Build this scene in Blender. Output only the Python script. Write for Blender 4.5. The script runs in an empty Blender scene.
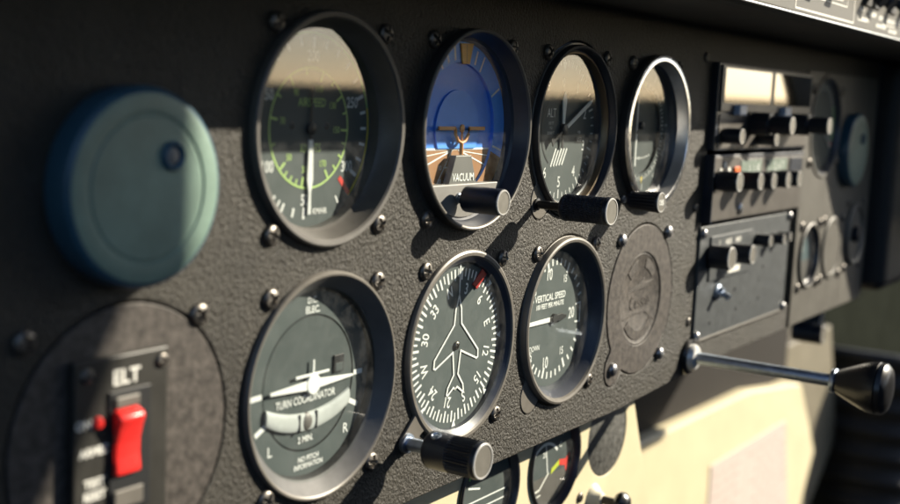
import bpy, bmesh, math, random
from mathutils import Vector, Matrix
random.seed(7)
S = 0.001                                    # everything below is written in millimetres
C = bpy.context.scene.collection
scn = bpy.context.scene
PI = math.pi

# ------------------------------------------------------------------ materials
def mat(name, col, rough=0.5, metal=0.0, spec=0.5, bump=None, vary=None, coat=0.0):
    """principled material; bump = (kind, scale per metre, distance m, strength); vary = (scale, dark factor, light factor)"""
    m = bpy.data.materials.new(name); m.use_nodes = True
    nt = m.node_tree; N = nt.nodes; L = nt.links
    b = N['Principled BSDF']
    b.inputs['Base Color'].default_value = (*col, 1)
    b.inputs['Roughness'].default_value = rough
    b.inputs['Metallic'].default_value = metal
    b.inputs['Specular IOR Level'].default_value = spec
    b.inputs['Coat Weight'].default_value = coat
    tc = None
    if bump or vary:
        tc = N.new('ShaderNodeTexCoord')
    if vary:
        sc, lo, hi = vary
        n = N.new('ShaderNodeTexNoise'); n.inputs['Scale'].default_value = sc
        n.inputs['Detail'].default_value = 6; n.inputs['Roughness'].default_value = 0.65
        L.new(tc.outputs['Object'], n.inputs['Vector'])
        r = N.new('ShaderNodeValToRGB')
        r.color_ramp.elements[0].position = 0.3; r.color_ramp.elements[1].position = 0.7
        r.color_ramp.elements[0].color = (*[min(1, c * lo) for c in col], 1)
        r.color_ramp.elements[1].color = (*[min(1, c * hi) for c in col], 1)
        L.new(n.outputs['Fac'], r.inputs['Fac']); L.new(r.outputs['Color'], b.inputs['Base Color'])
        mr = N.new('ShaderNodeMapRange'); mr.inputs['To Min'].default_value = max(0.02, rough - 0.08); mr.inputs['To Max'].default_value = min(1, rough + 0.1)
        L.new(n.outputs['Fac'], mr.inputs['Value']); L.new(mr.outputs['Result'], b.inputs['Roughness'])
    if bump:
        kind, sc, dist, st = bump
        bp = N.new('ShaderNodeBump'); bp.inputs['Distance'].default_value = dist; bp.inputs['Strength'].default_value = st
        if kind == 'crinkle':
            # wrinkle finish: rounded irregular grains separated by fine creases
            w = N.new('ShaderNodeTexNoise'); w.inputs['Scale'].default_value = sc * 0.5; w.inputs['Detail'].default_value = 3
            L.new(tc.outputs['Object'], w.inputs['Vector'])
            ad = N.new('ShaderNodeMixRGB'); ad.blend_type = 'LINEAR_LIGHT'; ad.inputs['Fac'].default_value = 0.0012
            L.new(tc.outputs['Object'], ad.inputs['Color1']); L.new(w.outputs['Color'], ad.inputs['Color2'])
            mp = N.new('ShaderNodeMapping'); mp.inputs['Scale'].default_value = (1, 1, 0.8)
            mp.inputs['Rotation'].default_value = (0, math.radians(28), 0)
            L.new(ad.outputs['Color'], mp.inputs['Vector'])
            v = N.new('ShaderNodeTexVoronoi'); v.feature = 'SMOOTH_F1'; v.inputs['Scale'].default_value = sc
            v.inputs['Smoothness'].default_value = 0.55
            L.new(mp.outputs['Vector'], v.inputs['Vector'])
            n2 = N.new('ShaderNodeTexNoise'); n2.inputs['Scale'].default_value = sc * 1.3; n2.inputs['Detail'].default_value = 5
            n2.inputs['Roughness'].default_value = 0.6
            L.new(mp.outputs['Vector'], n2.inputs['Vector'])
            mx = N.new('ShaderNodeMath'); mx.operation = 'SUBTRACT'
            L.new(n2.outputs['Fac'], mx.inputs[0])
            h = N.new('ShaderNodeMath'); h.operation = 'MULTIPLY'; h.inputs[1].default_value = 0.7
            L.new(v.outputs['Distance'], h.inputs[0]); L.new(h.outputs[0], mx.inputs[1])
            L.new(mx.outputs[0], bp.inputs['Height'])
        elif kind == 'brushed':
            mp = N.new('ShaderNodeMapping'); mp.inputs['Scale'].default_value = (1, 0.03, 1)
            L.new(tc.outputs['Object'], mp.inputs['Vector'])
            n2 = N.new('ShaderNodeTexNoise'); n2.inputs['Scale'].default_value = sc; n2.inputs['Detail'].default_value = 4
            L.new(mp.outputs['Vector'], n2.inputs['Vector']); L.new(n2.outputs['Fac'], bp.inputs['Height'])
        else:
            n2 = N.new('ShaderNodeTexNoise'); n2.inputs['Scale'].default_value = sc; n2.inputs['Detail'].default_value = 5
            L.new(tc.outputs['Object'], n2.inputs['Vector']); L.new(n2.outputs['Fac'], bp.inputs['Height'])
        L.new(bp.outputs['Normal'], b.inputs['Normal'])
    return m

def glass_mat(name, ior=1.75, edge=0.7, tint=(0.96, 0.98, 0.97), rough=0.015):
    m = bpy.data.materials.new(name); m.use_nodes = True
    nt = m.node_tree; N = nt.nodes; L = nt.links; N.clear()
    o = N.new('ShaderNodeOutputMaterial'); mix = N.new('ShaderNodeMixShader')
    # reflectance by viewing angle, the same from either side of the pane
    ge = N.new('ShaderNodeNewGeometry'); dt = N.new('ShaderNodeVectorMath'); dt.operation = 'DOT_PRODUCT'
    L.new(ge.outputs['Incoming'], dt.inputs[0]); L.new(ge.outputs['Normal'], dt.inputs[1])
    ab = N.new('ShaderNodeMath'); ab.operation = 'ABSOLUTE'; L.new(dt.outputs['Value'], ab.inputs[0])
    om = N.new('ShaderNodeMath'); om.operation = 'SUBTRACT'; om.inputs[0].default_value = 1.0; L.new(ab.outputs[0], om.inputs[1])
    pw = N.new('ShaderNodeMath'); pw.operation = 'POWER'; pw.inputs[1].default_value = 5.0; L.new(om.outputs[0], pw.inputs[0])
    f0 = 1.3 * ((ior - 1) / (ior + 1)) ** 2
    f = N.new('ShaderNodeMath'); f.operation = 'MULTIPLY_ADD'; f.inputs[1].default_value = edge * (1 - f0); f.inputs[2].default_value = f0; L.new(pw.outputs[0], f.inputs[0])
    t = N.new('ShaderNodeBsdfTransparent'); t.inputs['Color'].default_value = (*tint, 1)
    g = N.new('ShaderNodeBsdfGlossy'); g.inputs['Roughness'].default_value = rough
    tc = N.new('ShaderNodeTexCoord'); n = N.new('ShaderNodeTexNoise'); n.inputs['Scale'].default_value = 90; n.inputs['Detail'].default_value = 6
    L.new(tc.outputs['Object'], n.inputs['Vector'])
    mr = N.new('ShaderNodeMapRange'); mr.inputs['From Min'].default_value = 0.35; mr.inputs['From Max'].default_value = 0.8
    mr.inputs['To Min'].default_value = rough; mr.inputs['To Max'].default_value = rough + 0.05
    L.new(n.outputs['Fac'], mr.inputs['Value']); L.new(mr.outputs['Result'], g.inputs['Roughness'])
    L.new(f.outputs[0], mix.inputs['Fac']); L.new(t.outputs[0], mix.inputs[1]); L.new(g.outputs[0], mix.inputs[2])
    df = N.new('ShaderNodeBsdfDiffuse'); df.inputs['Color'].default_value = (0.6, 0.6, 0.57, 1)
    dn = N.new('ShaderNodeTexNoise'); dn.inputs['Scale'].default_value = 140; dn.inputs['Detail'].default_value = 8; dn.inputs['Roughness'].default_value = 0.75; dn.inputs['Distortion'].default_value = 0.6
    L.new(tc.outputs['Object'], dn.inputs['Vector'])
    dm = N.new('ShaderNodeMapRange'); dm.inputs['From Min'].default_value = 0.42; dm.inputs['From Max'].default_value = 0.8; dm.inputs['To Min'].default_value = 0.004; dm.inputs['To Max'].default_value = 0.07
    L.new(dn.outputs['Fac'], dm.inputs['Value'])
    m2 = N.new('ShaderNodeMixShader'); L.new(dm.outputs['Result'], m2.inputs['Fac']); L.new(mix.outputs[0], m2.inputs[1]); L.new(df.outputs[0], m2.inputs[2])
    L.new(m2.outputs[0], o.inputs['Surface'])
    return m

M = {}
M['panel'] = mat('black_crinkle_paint', (0.038, 0.0345, 0.027), 0.5, 0, 0.38, ('crinkle', 960, 0.00095, 1.0), (60, 0.72, 1.3))
M['plate'] = mat('worn_brown_grey_plate', (0.054, 0.047, 0.041), 0.55, 0, 0.4, ('noise', 900, 0.0002, 0.7), (330, 0.3, 1.9))
M['bez_black'] = mat('satin_black_bezel', (0.035, 0.035, 0.036), 0.38, 0, 0.5, ('noise', 2500, 0.00004, 0.3), (90, 0.8, 1.2))
M['bez_grey'] = mat('satin_grey_bezel', (0.155, 0.143, 0.123), 0.42, 0.1, 0.5, ('noise', 2500, 0.00004, 0.3), (90, 0.8, 1.15))
M['bez_cone'] = mat('satin_slate_bezel', (0.10, 0.10, 0.10), 0.40, 0.0, 0.5, ('noise', 2500, 0.00004, 0.3), (90, 0.8, 1.15))
M['bez_mid'] = mat('satin_charcoal_bezel', (0.095, 0.089, 0.079), 0.42, 0, 0.5, ('noise', 2500, 0.00004, 0.3), (90, 0.8, 1.15))
M['bez_bore'] = mat('dark_bezel_bore', (0.038, 0.044, 0.060), 0.33, 0, 0.5, None, (90, 0.8, 1.2))  # navy tint stands in for sky reflected in the bore walls
M['alu'] = mat('polished_aluminium', (0.88, 0.88, 0.88), 0.2, 0.95, 0.5, None, (300, 0.85, 1.05))
M['brightring'] = mat('bright_knob_ring', (0.62, 0.62, 0.60), 0.35, 0.3)
M['satin'] = mat('satin_aluminium', (0.55, 0.55, 0.55), 0.38, 0.7, 0.5, ('noise', 1500, 0.00003, 0.3), (110, 0.85, 1.1))
M['gold'] = mat('brass_retaining_ring', (0.17, 0.13, 0.085), 0.4, 0.7)
M['steel'] = mat('dull_screw_steel', (0.21, 0.195, 0.175), 0.4, 0.85, 0.5, ('noise', 3000, 0.00005, 0.4), (700, 0.35, 1.2))
M['rivet'] = mat('dull_dome_steel', (0.34, 0.34, 0.35), 0.36, 0.9, 0.5, ('noise', 3000, 0.00005, 0.4), (600, 0.6, 1.15))
M['chrome'] = mat('bright_steel', (0.40, 0.47, 0.58), 0.40, 1.0, 0.5, ('brushed', 4000, 0.00003, 0.4), (300, 0.75, 1.1))
M['dial'] = mat('matt_dial_black', (0.068, 0.085, 0.084), 0.6, 0, 0.35, None, (60, 0.93, 1.07))
M['dial2'] = mat('dial_inner_black', (0.057, 0.072, 0.071), 0.6, 0, 0.35, None, (60, 0.93, 1.07))
M['ink'] = mat('dial_deep_black', (0.012, 0.013, 0.014), 0.5)
M['white'] = mat('dial_white_paint', (0.80, 0.82, 0.79), 0.5)
M['green'] = mat('dial_green_paint', (0.50, 0.72, 0.22), 0.5)
M['dgreen'] = mat('dial_arc_green', (0.24, 0.58, 0.15), 0.5)
M['yellow'] = mat('dial_yellow_paint', (0.70, 0.55, 0.06), 0.5)
M['lime'] = mat('dial_lime_paint', (0.50, 0.58, 0.04), 0.5)
M['red'] = mat('dial_red_paint', (0.72, 0.05, 0.035), 0.45)
M['bugred'] = mat('heading_bug_red', (0.42, 0.025, 0.02), 0.45)
M['orange'] = mat('horizon_orange_paint', (0.92, 0.42, 0.06), 0.5)
M['bronze'] = mat('miniature_aircraft_orange', (0.60, 0.25, 0.05), 0.45)
M['sky'] = mat('horizon_blue_paint', (0.05, 0.27, 0.93), 0.5)
M['sky2'] = mat('horizon_blue_disc', (0.065, 0.31, 0.95), 0.5)
M['skyring'] = mat('horizon_blue_ring', (0.10, 0.36, 0.95), 0.5)
M['teal'] = mat('teal_gauge_face', (0.07, 0.12, 0.135), 0.5)
M['earth'] = mat('horizon_brown_paint', (0.30, 0.14, 0.05), 0.5)
M['pedgrey'] = mat('pedestal_dark_grey', (0.11, 0.108, 0.10), 0.5)
M['grey'] = mat('instrument_grey_paint', (0.20, 0.195, 0.18), 0.5, 0, 0.4, None, (80, 0.9, 1.1))
M['knob'] = mat('black_knob_plastic', (0.013, 0.016, 0.024), 0.38, 0, 0.35, ('noise', 2200, 0.00004, 0.3), (200, 0.8, 1.3))  # the navy cast stands in for reflected sky
M['knobface'] = mat('knob_face_grey', (0.20, 0.19, 0.165), 0.42, 0.3, 0.5, ('noise', 1800, 0.00004, 0.4), (300, 0.85, 1.1))
M['glossy_black'] = mat('glossy_black_knob', (0.012, 0.012, 0.013), 0.28, 0, 0.5, None, (60, 0.8, 1.3))
M['vent'] = mat('teal_vent_plastic', (0.185, 0.275, 0.225), 0.42, 0, 0.4, ('noise', 500, 0.00006, 0.3), (45, 0.72, 1.12))
M['vent_side'] = mat('blue_vent_rim', (0.03, 0.085, 0.13), 0.35, 0, 0.5, None, (60, 0.85, 1.1))
M['rocker'] = mat('red_rocker_plastic', (0.80, 0.035, 0.03), 0.28, 0, 0.5, None, (150, 0.9, 1.05))
M['switchplate'] = mat('black_switch_plate', (0.028, 0.027, 0.023), 0.42, 0, 0.5, ('noise', 1800, 0.00004, 0.3), (120, 0.85, 1.2))
M['label'] = mat('white_lettering', (0.80, 0.79, 0.72), 0.5)
M['radio'] = mat('radio_face_brown_grey', (0.08, 0.072, 0.062), 0.42, 0.1, 0.5, ('noise', 1800, 0.00004, 0.3), (120, 0.85, 1.15))
M['radio_dark'] = mat('radio_case_black', (0.013, 0.019, 0.032), 0.35, 0, 0.5, None, (120, 0.8, 1.3))  # navy in the black stands in for sky reflected on the case
M['screen'] = mat('dark_display_glass', (0.012, 0.011, 0.010), 0.04, 0, 1.0, None, None, 1.0)
M['lcd'] = mat('grey_green_display', (0.22, 0.27, 0.23), 0.25, 0, 0.5, None, (200, 0.9, 1.1))
M['button'] = mat('pale_blue_button', (0.42, 0.52, 0.70), 0.35)
M['orange_lamp'] = mat('orange_indicator', (0.85, 0.17, 0.04), 0.3)
M['audio'] = mat('blue_grey_plate', (0.058, 0.065, 0.068), 0.45, 0.1, 0.5, ('noise', 900, 0.00015, 0.5), (160, 0.85, 1.15))
M['subpanel'] = mat('warm_grey_paint', (0.085, 0.080, 0.067), 0.5, 0, 0.45, ('noise', 900, 0.00012, 0.5), (70, 0.85, 1.12))
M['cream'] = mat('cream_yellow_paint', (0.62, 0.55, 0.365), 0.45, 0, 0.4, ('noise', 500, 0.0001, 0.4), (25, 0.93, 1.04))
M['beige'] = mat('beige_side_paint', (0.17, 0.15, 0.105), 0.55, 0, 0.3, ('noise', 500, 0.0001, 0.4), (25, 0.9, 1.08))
M['brown'] = mat('painted_shade_brown', (0.014, 0.011, 0.008), 0.7, 0, 0.2, None, (30, 0.8, 1.2))  # very dark brown, painted as the deep shade under the panel
M['placard'] = mat('pink_white_placard', (0.59, 0.515, 0.465), 0.4)
M['placard_ink'] = mat('faded_pink_print', (0.48, 0.34, 0.31), 0.5)
M['pale'] = mat('cream_plastic', (0.72, 0.68, 0.52), 0.35)
M['shield'] = mat('charcoal_glareshield', (0.05, 0.048, 0.042), 0.6, 0, 0.3, ('noise', 1200, 0.0002, 0.5), (60, 0.85, 1.15))
M['strip'] = mat('grey_switch_strip', (0.075, 0.072, 0.06), 0.5, 0.1, 0.4, ('noise', 1500, 0.00006, 0.4), (80, 0.88, 1.1))
M['padding'] = mat('black_padding', (0.016, 0.017, 0.019), 0.55, 0, 0.35, ('noise', 700, 0.0003, 0.5), (60, 0.8, 1.2))
M['firewall'] = mat('grey_green_lining', (0.02, 0.022, 0.017), 0.85, 0, 0.0, None, (20, 0.8, 1.15))
M['blankgauge'] = mat('worn_black_blanking_disc', (0.06, 0.06, 0.055), 0.5, 0, 0.45, ('noise', 800, 0.0003, 0.8), (350, 0.25, 2.2))
M['gaugegrey'] = mat('engine_gauge_mask_grey', (0.105, 0.098, 0.088), 0.5)
M['tube'] = mat('inclinometer_white', (0.50, 0.53, 0.51), 0.16, 0, 0.6, None, (120, 0.88, 1.08))
M['glass'] = glass_mat('instrument_glass')
M['glass2'] = glass_mat('small_instrument_glass', 1.35)
M['glass3'] = glass_mat('horizon_glass', 1.1, 0.03)

# ------------------------------------------------------------------ mesh builder
class MB:
    def __init__(s):
        s.bm = bmesh.new(); s.mats = []
    def mi(s, m):
        if m not in s.mats: s.mats.append(m)
        return s.mats.index(m)
    def lathe(s, prof, m, c=(0, 0, 0), seg=96, mod=None, axis='y', smooth=True):
        """prof: list of (radius, along). axis y: along = +Y (into the panel). mod(i, angle) -> radius factor"""
        i0 = s.mi(m); rings = []
        for k, (r, y) in enumerate(prof):
            if r <= 1e-6:
                rings.append([s.bm.verts.new(s.ax(0, 0, y, c, axis))])
            else:
                ring = []
                for j in range(seg):
                    a = 2 * PI * j / seg
                    rr = r * (mod(k, a) if mod else 1)
                    ring.append(s.bm.verts.new(s.ax(rr * math.cos(a), rr * math.sin(a), y, c, axis)))
                rings.append(ring)
        for A, B in zip(rings[:-1], rings[1:]):
            n = max(len(A), len(B))
            if n == 1: continue
            for j in range(n):
                q = []
                for v in (A[j % len(A)], A[(j + 1) % len(A)], B[(j + 1) % len(B)], B[j % len(B)]):
                    if v not in q: q.append(v)
                if len(q) > 2:
                    f = s.bm.faces.new(q); f.material_index = i0; f.smooth = smooth
        return s
    @staticmethod
    def ax(u, v, w, c, axis):
        if axis == 'y': p = (u, w, v)
        elif axis == 'z': p = (u, v, w)
        else: p = (w, u, v)
        return Vector((p[0] + c[0], p[1] + c[1], p[2] + c[2]))
    def box(s, x0, x1, y0, y1, z0, z1, m, bev=0.0, seg=2):
        b = bmesh.new()
        bmesh.ops.create_cube(b, size=1)
        for v in b.verts:
            v.co = Vector((x0 + (v.co.x + .5) * (x1 - x0), y0 + (v.co.y + .5) * (y1 - y0), z0 + (v.co.z + .5) * (z1 - z0)))
        if bev > 0:
            bmesh.ops.bevel(b, geom=b.edges[:], offset=bev, segments=seg, affect='EDGES', profile=.5)
        return s.merge(b, m)
    def merge(s, b, m, smooth=False):
        i0 = s.mi(m); mp = {}
        for v in b.verts: mp[v] = s.bm.verts.new(v.co)
        for f in b.faces:
            g = s.bm.faces.new([mp[v] for v in f.verts]); g.material_index = i0; g.smooth = smooth or f.smooth
        b.free(); return s
    def prism(s, pts, y0, y1, m, bev=0.0):
        """2-D outline (x, z), front face at y0, back at y1"""
        b = bmesh.new()
        A = [b.verts.new((x, y0, z)) for x, z in pts]; B = [b.verts.new((x, y1, z)) for x, z in pts]
        n = len(pts)
        b.faces.new(A); b.faces.new(B[::-1])
        for i in range(n): b.faces.new((A[i], B[i], B[(i + 1) % n], A[(i + 1) % n]))
        bmesh.ops.recalc_face_normals(b, faces=b.faces[:])
        if bev > 0:
            ed = [e for e in b.edges if all(abs(v.co.y - y0) < 1e-6 for v in e.verts)]
            bmesh.ops.bevel(b, geom=ed, offset=bev, segments=2, affect='EDGES', profile=.5)
        return s.merge(b, m)
    def flat(s, pts, y, m):
        f = s.bm.faces.new([s.bm.verts.new((x, y, z)) for x, z in pts]); f.material_index = s.mi(m)
        f.normal_update()
        if f.normal.y > 0: f.normal_flip()
        return s
    def ring(s, r0, r1, a0, a1, y, m, c=(0, 0), n=None):
        n = n or max(3, int(abs(a1 - a0) / 4))
        i0 = s.mi(m); P = []
        for k in range(n + 1):
            a = math.radians(a0 + (a1 - a0) * k / n); sn, cs = math.sin(a), math.cos(a)
            P.append((s.bm.verts.new((c[0] + r0 * sn, y, c[1] + r0 * cs)), s.bm.verts.new((c[0] + r1 * sn, y, c[1] + r1 * cs))))
        for (a, b), (d, e) in zip(P[:-1], P[1:]):
            f = s.bm.faces.new((a, b, e, d)); f.material_index = i0; f.normal_update()
            if f.normal.y > 0: f.normal_flip()
        return s
    def disc(s, r, y, m, c=(0, 0), n=64):
        return s.flat([(c[0] + r * math.cos(2 * PI * k / n), c[1] + r * math.sin(2 * PI * k / n)) for k in range(n)], y, m)
    def tick(s, ang, r0, r1, w, y, m, w1=None, c=(0, 0)):
        a = math.radians(ang); sn, cs = math.sin(a), math.cos(a); w1 = w if w1 is None else w1
        return s.flat([(c[0] + r0 * sn - w / 2 * cs, c[1] + r0 * cs + w / 2 * sn), (c[0] + r0 * sn + w / 2 * cs, c[1] + r0 * cs - w / 2 * sn),
                       (c[0] + r1 * sn + w1 / 2 * cs, c[1] + r1 * cs - w1 / 2 * sn), (c[0] + r1 * sn - w1 / 2 * cs, c[1] + r1 * cs + w1 / 2 * sn)], y, m)
    def stroke(s, pts, w, y, m, closed=False):
        n = len(pts)
        for i in range(n if closed else n - 1):
            (x0, z0), (x1, z1) = pts[i], pts[(i + 1) % n]
            d = math.hypot(x1 - x0, z1 - z0)
            if d < 1e-6: continue
            ux, uz = (x1 - x0) / d, (z1 - z0) / d; px, pz = -uz * w / 2, ux * w / 2; e = w * .3; dy = -.004 * (i % 2)
            s.flat([(x0 - ux * e + px, z0 - uz * e + pz), (x1 + ux * e + px, z1 + uz * e + pz), (x1 + ux * e - px, z1 + uz * e - pz), (x0 - ux * e - px, z0 - uz * e - pz)], y + dy, m)
        return s
    def text(s, body, x, z, cap, y, m, rot=0.0, sx=1.0, bold=0.0, align='CENTER'):
        """flat lettering facing -Y, centred on (x, z); cap = cap height in mm; rot clockwise degrees"""
        cu = bpy.data.curves.new('lettering', 'FONT'); cu.body = body; cu.size = cap / 0.70
        cu.align_x = align; cu.align_y = 'CENTER'; cu.fill_mode = 'FRONT'; cu.resolution_u = 3; cu.offset = bold
        o = bpy.data.objects.new('lettering', cu); C.objects.link(o)
        dg = bpy.context.evaluated_depsgraph_get(); dg.update()
        me = o.evaluated_get(dg).to_mesh()
        a = math.radians(rot); i0 = s.mi(m); vs = []
        zc = 0.0
        if me.vertices:
            zc = (max(v.co.y for v in me.vertices) + min(v.co.y for v in me.vertices)) / 2
        for v in me.vertices:
            u, w = v.co.x * sx, v.co.y - zc
            vs.append(s.bm.verts.new((x + u * math.cos(a) + w * math.sin(a), y, z - u * math.sin(a) + w * math.cos(a))))
        for p in me.polygons:
            try:
                f = s.bm.faces.new([vs[i] for i in p.vertices]); f.material_index = i0
            except ValueError: pass
        o.evaluated_get(dg).to_mesh_clear()
        bpy.data.objects.remove(o); bpy.data.curves.remove(cu)
        return s
    def tube(s, pts, r, m, seg=20, cap=True):
        i0 = s.mi(m); rings = []; n = len(pts)
        for i, p in enumerate(pts):
            p = Vector(p); d = (Vector(pts[min(i + 1, n - 1)]) - Vector(pts[max(i - 1, 0)])).normalized()
            up = Vector((0, 0, 1)) if abs(d.z) < .9 else Vector((1, 0, 0))
            a = d.cross(up).normalized(); b = d.cross(a)
            rr = r[i] if isinstance(r, (list, tuple)) else r
            rings.append([s.bm.verts.new(p + a * rr * math.cos(2 * PI * k / seg) + b * rr * math.sin(2 * PI * k / seg)) for k in range(seg)])
        for A, B in zip(rings[:-1], rings[1:]):
            for k in range(seg):
                f = s.bm.faces.new((A[k], A[(k + 1) % seg], B[(k + 1) % seg], B[k])); f.material_index = i0; f.smooth = True
        if cap:
            for R in (rings[0], rings[-1]):
                f = s.bm.faces.new(R); f.material_index = i0
        return s
    def build(s, name, parent=None, recalc=False, sharp=32):
        if recalc: bmesh.ops.recalc_face_normals(s.bm, faces=s.bm.faces[:])
        for e in s.bm.edges:
            if len(e.link_faces) == 2:
                if e.link_faces[0].normal.length == 0: e.link_faces[0].normal_update()
        s.bm.normal_update()
        for e in s.bm.edges:
            if len(e.link_faces) == 2 and e.calc_face_angle(0) > math.radians(sharp): e.smooth = False
        for v in s.bm.verts: v.co *= S
        me = bpy.data.meshes.new(name); s.bm.to_mesh(me); s.bm.free()
        for m in s.mats: me.materials.append(m if not isinstance(m, str) else M[m])
        o = bpy.data.objects.new(name, me); C.objects.link(o)
        if parent: o.parent = parent
        return o

def tag(o, label=None, cat=None, group=None, kind=None):
    if label: o['label'] = label
    if cat: o['category'] = cat
    if group: o['group'] = group
    if kind: o['kind'] = kind
    return o
def thing(name, label, cat, x=0, y=0, z=0, group=None):
    o = bpy.data.objects.new(name, None); C.objects.link(o); o.empty_display_size = .01
    o.location = (x * S, y * S, z * S)
    return tag(o, label, cat, group)
def put(o, parent, x, y, z, rot=0.0, sc=1.0):
    """a copy of a part under its thing"""
    c = o.copy(); C.objects.link(c); c.parent = parent; c.location = (x * S, y * S, z * S); c.rotation_euler = (0, rot, 0); c.scale = (sc,) * 3
    return c

# ------------------------------------------------------------------ camera
def cam_basis(yaw, pitch, roll):
    f = Vector((math.sin(yaw) * math.cos(pitch), math.cos(yaw) * math.cos(pitch), math.sin(pitch)))
    r = Vector((math.cos(yaw), -math.sin(yaw), 0)); u = r.cross(f)
    return r * math.cos(roll) + u * math.sin(roll), -r * math.sin(roll) + u * math.cos(roll), f
cd = bpy.data.cameras.new('camera'); cam = bpy.data.objects.new('camera', cd); C.objects.link(cam); scn.camera = cam
r_, u_, f_ = cam_basis(0.9877, -0.1297, 0.0449)
mw = Matrix((r_, u_, -f_)).transposed().to_4x4(); mw.translation = Vector((-293.3, -240.3, 12.3)) * S
cam.matrix_world = mw
cd.sensor_width = 36; cd.lens = 36 * 1198.0 / 900; cd.clip_start = 0.01; cd.clip_end = 20000
cd.dof.use_dof = True; cd.dof.focus_distance = 0.475; cd.dof.aperture_fstop = 9.5

# ------------------------------------------------------------------ light
SUN = Vector((1.5, -1.0, 0.87)).normalized()
el = math.asin(SUN.z); az = math.atan2(SUN.x, SUN.y)          # azimuth clockwise from +Y
w = bpy.data.worlds.new('World'); scn.world = w; w.use_nodes = True
nt = w.node_tree; bg = nt.nodes['Background']; bg.inputs['Strength'].default_value = 0.09
sk = nt.nodes.new('ShaderNodeTexSky'); sk.sky_type = 'NISHITA'; sk.sun_disc = False
sk.sun_elevation = el; sk.sun_rotation = az; sk.dust_density = 0.7; sk.air_density = 0.75; sk.ozone_density = 1.5
nt.links.new(sk.outputs[0], bg.inputs['Color'])
sd = bpy.data.lights.new('sun', 'SUN'); sd.energy = 5.0; sd.angle = math.radians(0.5); sd.color = (1.0, 0.905, 0.74)
so = bpy.data.objects.new('sun', sd); C.objects.link(so)
so.rotation_euler = SUN.to_track_quat('Z', 'Y').to_euler()
scn.cycles.caustics_reflective = False; scn.cycles.caustics_refractive = False
scn.view_settings.view_transform = 'Standard'; scn.view_settings.look = 'None'; scn.view_settings.gamma = 1
scn.view_settings.exposure = 1.2

# ------------------------------------------------------------------ screws (shared meshes, copied per thing)
def screw_mesh(R=3.35, H=1.8, cross=True):
    b = MB(); seg = 48; prof = [(R * .96, 0.3), (R, -.1), (R, -.5)]
    n = 12
    for k in range(1, n + 1):
        t = k / n; prof.append((max(R * (1 - t), 0.0001 if k < n else 0), -.5 - (H - .5) * math.sqrt(max(0, 1 - (1 - t) ** 2.2))))
    b.lathe(prof, 'steel', seg=seg)
    if cross:
        for v in b.bm.verts:
            x, z = abs(v.co.x), abs(v.co.z)
            rr = math.hypot(x, z)
            if rr < R * .72 and (x < R * .17 or z < R * .17): v.co.y += 1.5 * (1 - rr / R * .7)
    return b
_scr = screw_mesh().build('screw'); _riv = screw_mesh(3.3, 2.6, False).build('screw')
_scr_me, _riv_me = _scr.data, _riv.data
_riv_me.materials[0] = M['rivet']
bpy.data.objects.remove(_scr); bpy.data.objects.remove(_riv)
def screw(parent, x, z, y=0.0, dome=False, sc=1.0):
    o = bpy.data.objects.new('screw', _riv_me if dome else _scr_me); C.objects.link(o); o.parent = parent
    o.location = (x * S, y * S, z * S); o.rotation_euler = (random.uniform(-.06, .06), random.uniform(0, PI), random.uniform(-.06, .06)); o.scale = (sc,) * 3
    return o
def knob(parent, x, z, y_back, y_front, R, ridges=0, depth=.05, face='knobface', name='knob', rim='brightring', taper=1.0, shaft=None, diamond=False, body='knob'):
    """turned knob whose axis leaves the panel; shaft = (radius, y_root, material)"""
    b = MB(); L = y_back - y_front; n = 26
    prof = [(0, y_back), (R * taper * .86, y_back), (R * taper * .97, y_back - L * .03), (R * taper, y_back - L * .06)]
    k0 = len(prof)
    for k in range(n):
        t = k / (n - 1); prof.append((R * (taper + (1 - taper) * t), y_back - L * (.08 + .85 * t)))
    k1 = len(prof)
    prof += [(R * .99, y_front + L * .04), (R * .94, y_front)]
    def md(k, a):
        if not ridges or k < k0 + 1 or k >= k1 - 1: return 1
        if diamond:
            t = (k - k0) / n
            return 1 - depth * (abs(math.sin(ridges * a / 2 + t * 26)) * abs(math.sin(ridges * a / 2 - t * 26))) - depth * .3
        if ridges < 30: return 1 - depth * (0.5 + 0.5 * math.cos(ridges * a)) ** 3
        return 1 - depth * (0.5 + 0.5 * math.cos(ridges * a)) if k > k0 + n * .45 else 1
    b.lathe(prof, body, (x, 0, z), seg=192 if ridges else 64, mod=md if ridges else None)
    o = b.build(name, parent)
    f = MB()
    f.lathe([(R * .94, y_front), (R * .95, y_front - .3), (R * .92, y_front - .5), (R * .84, y_front - .5)], rim, (x, 0, z), seg=64)
    f.lathe([(R * .84, y_front - .5), (R * .82, y_front - .3), (0, y_front - .3)], face, (x, 0, z), seg=64)
    f.build('knob_face', o)
    if shaft:
        sr, y0, sm = shaft
        MB().lathe([(sr * 1.5, y0), (sr * 1.5, y0 - .8), (sr, y0 - 1), (sr, y_back + .1)], sm, (x, 0, z), seg=40).build('shaft', parent)
    return o

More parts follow.
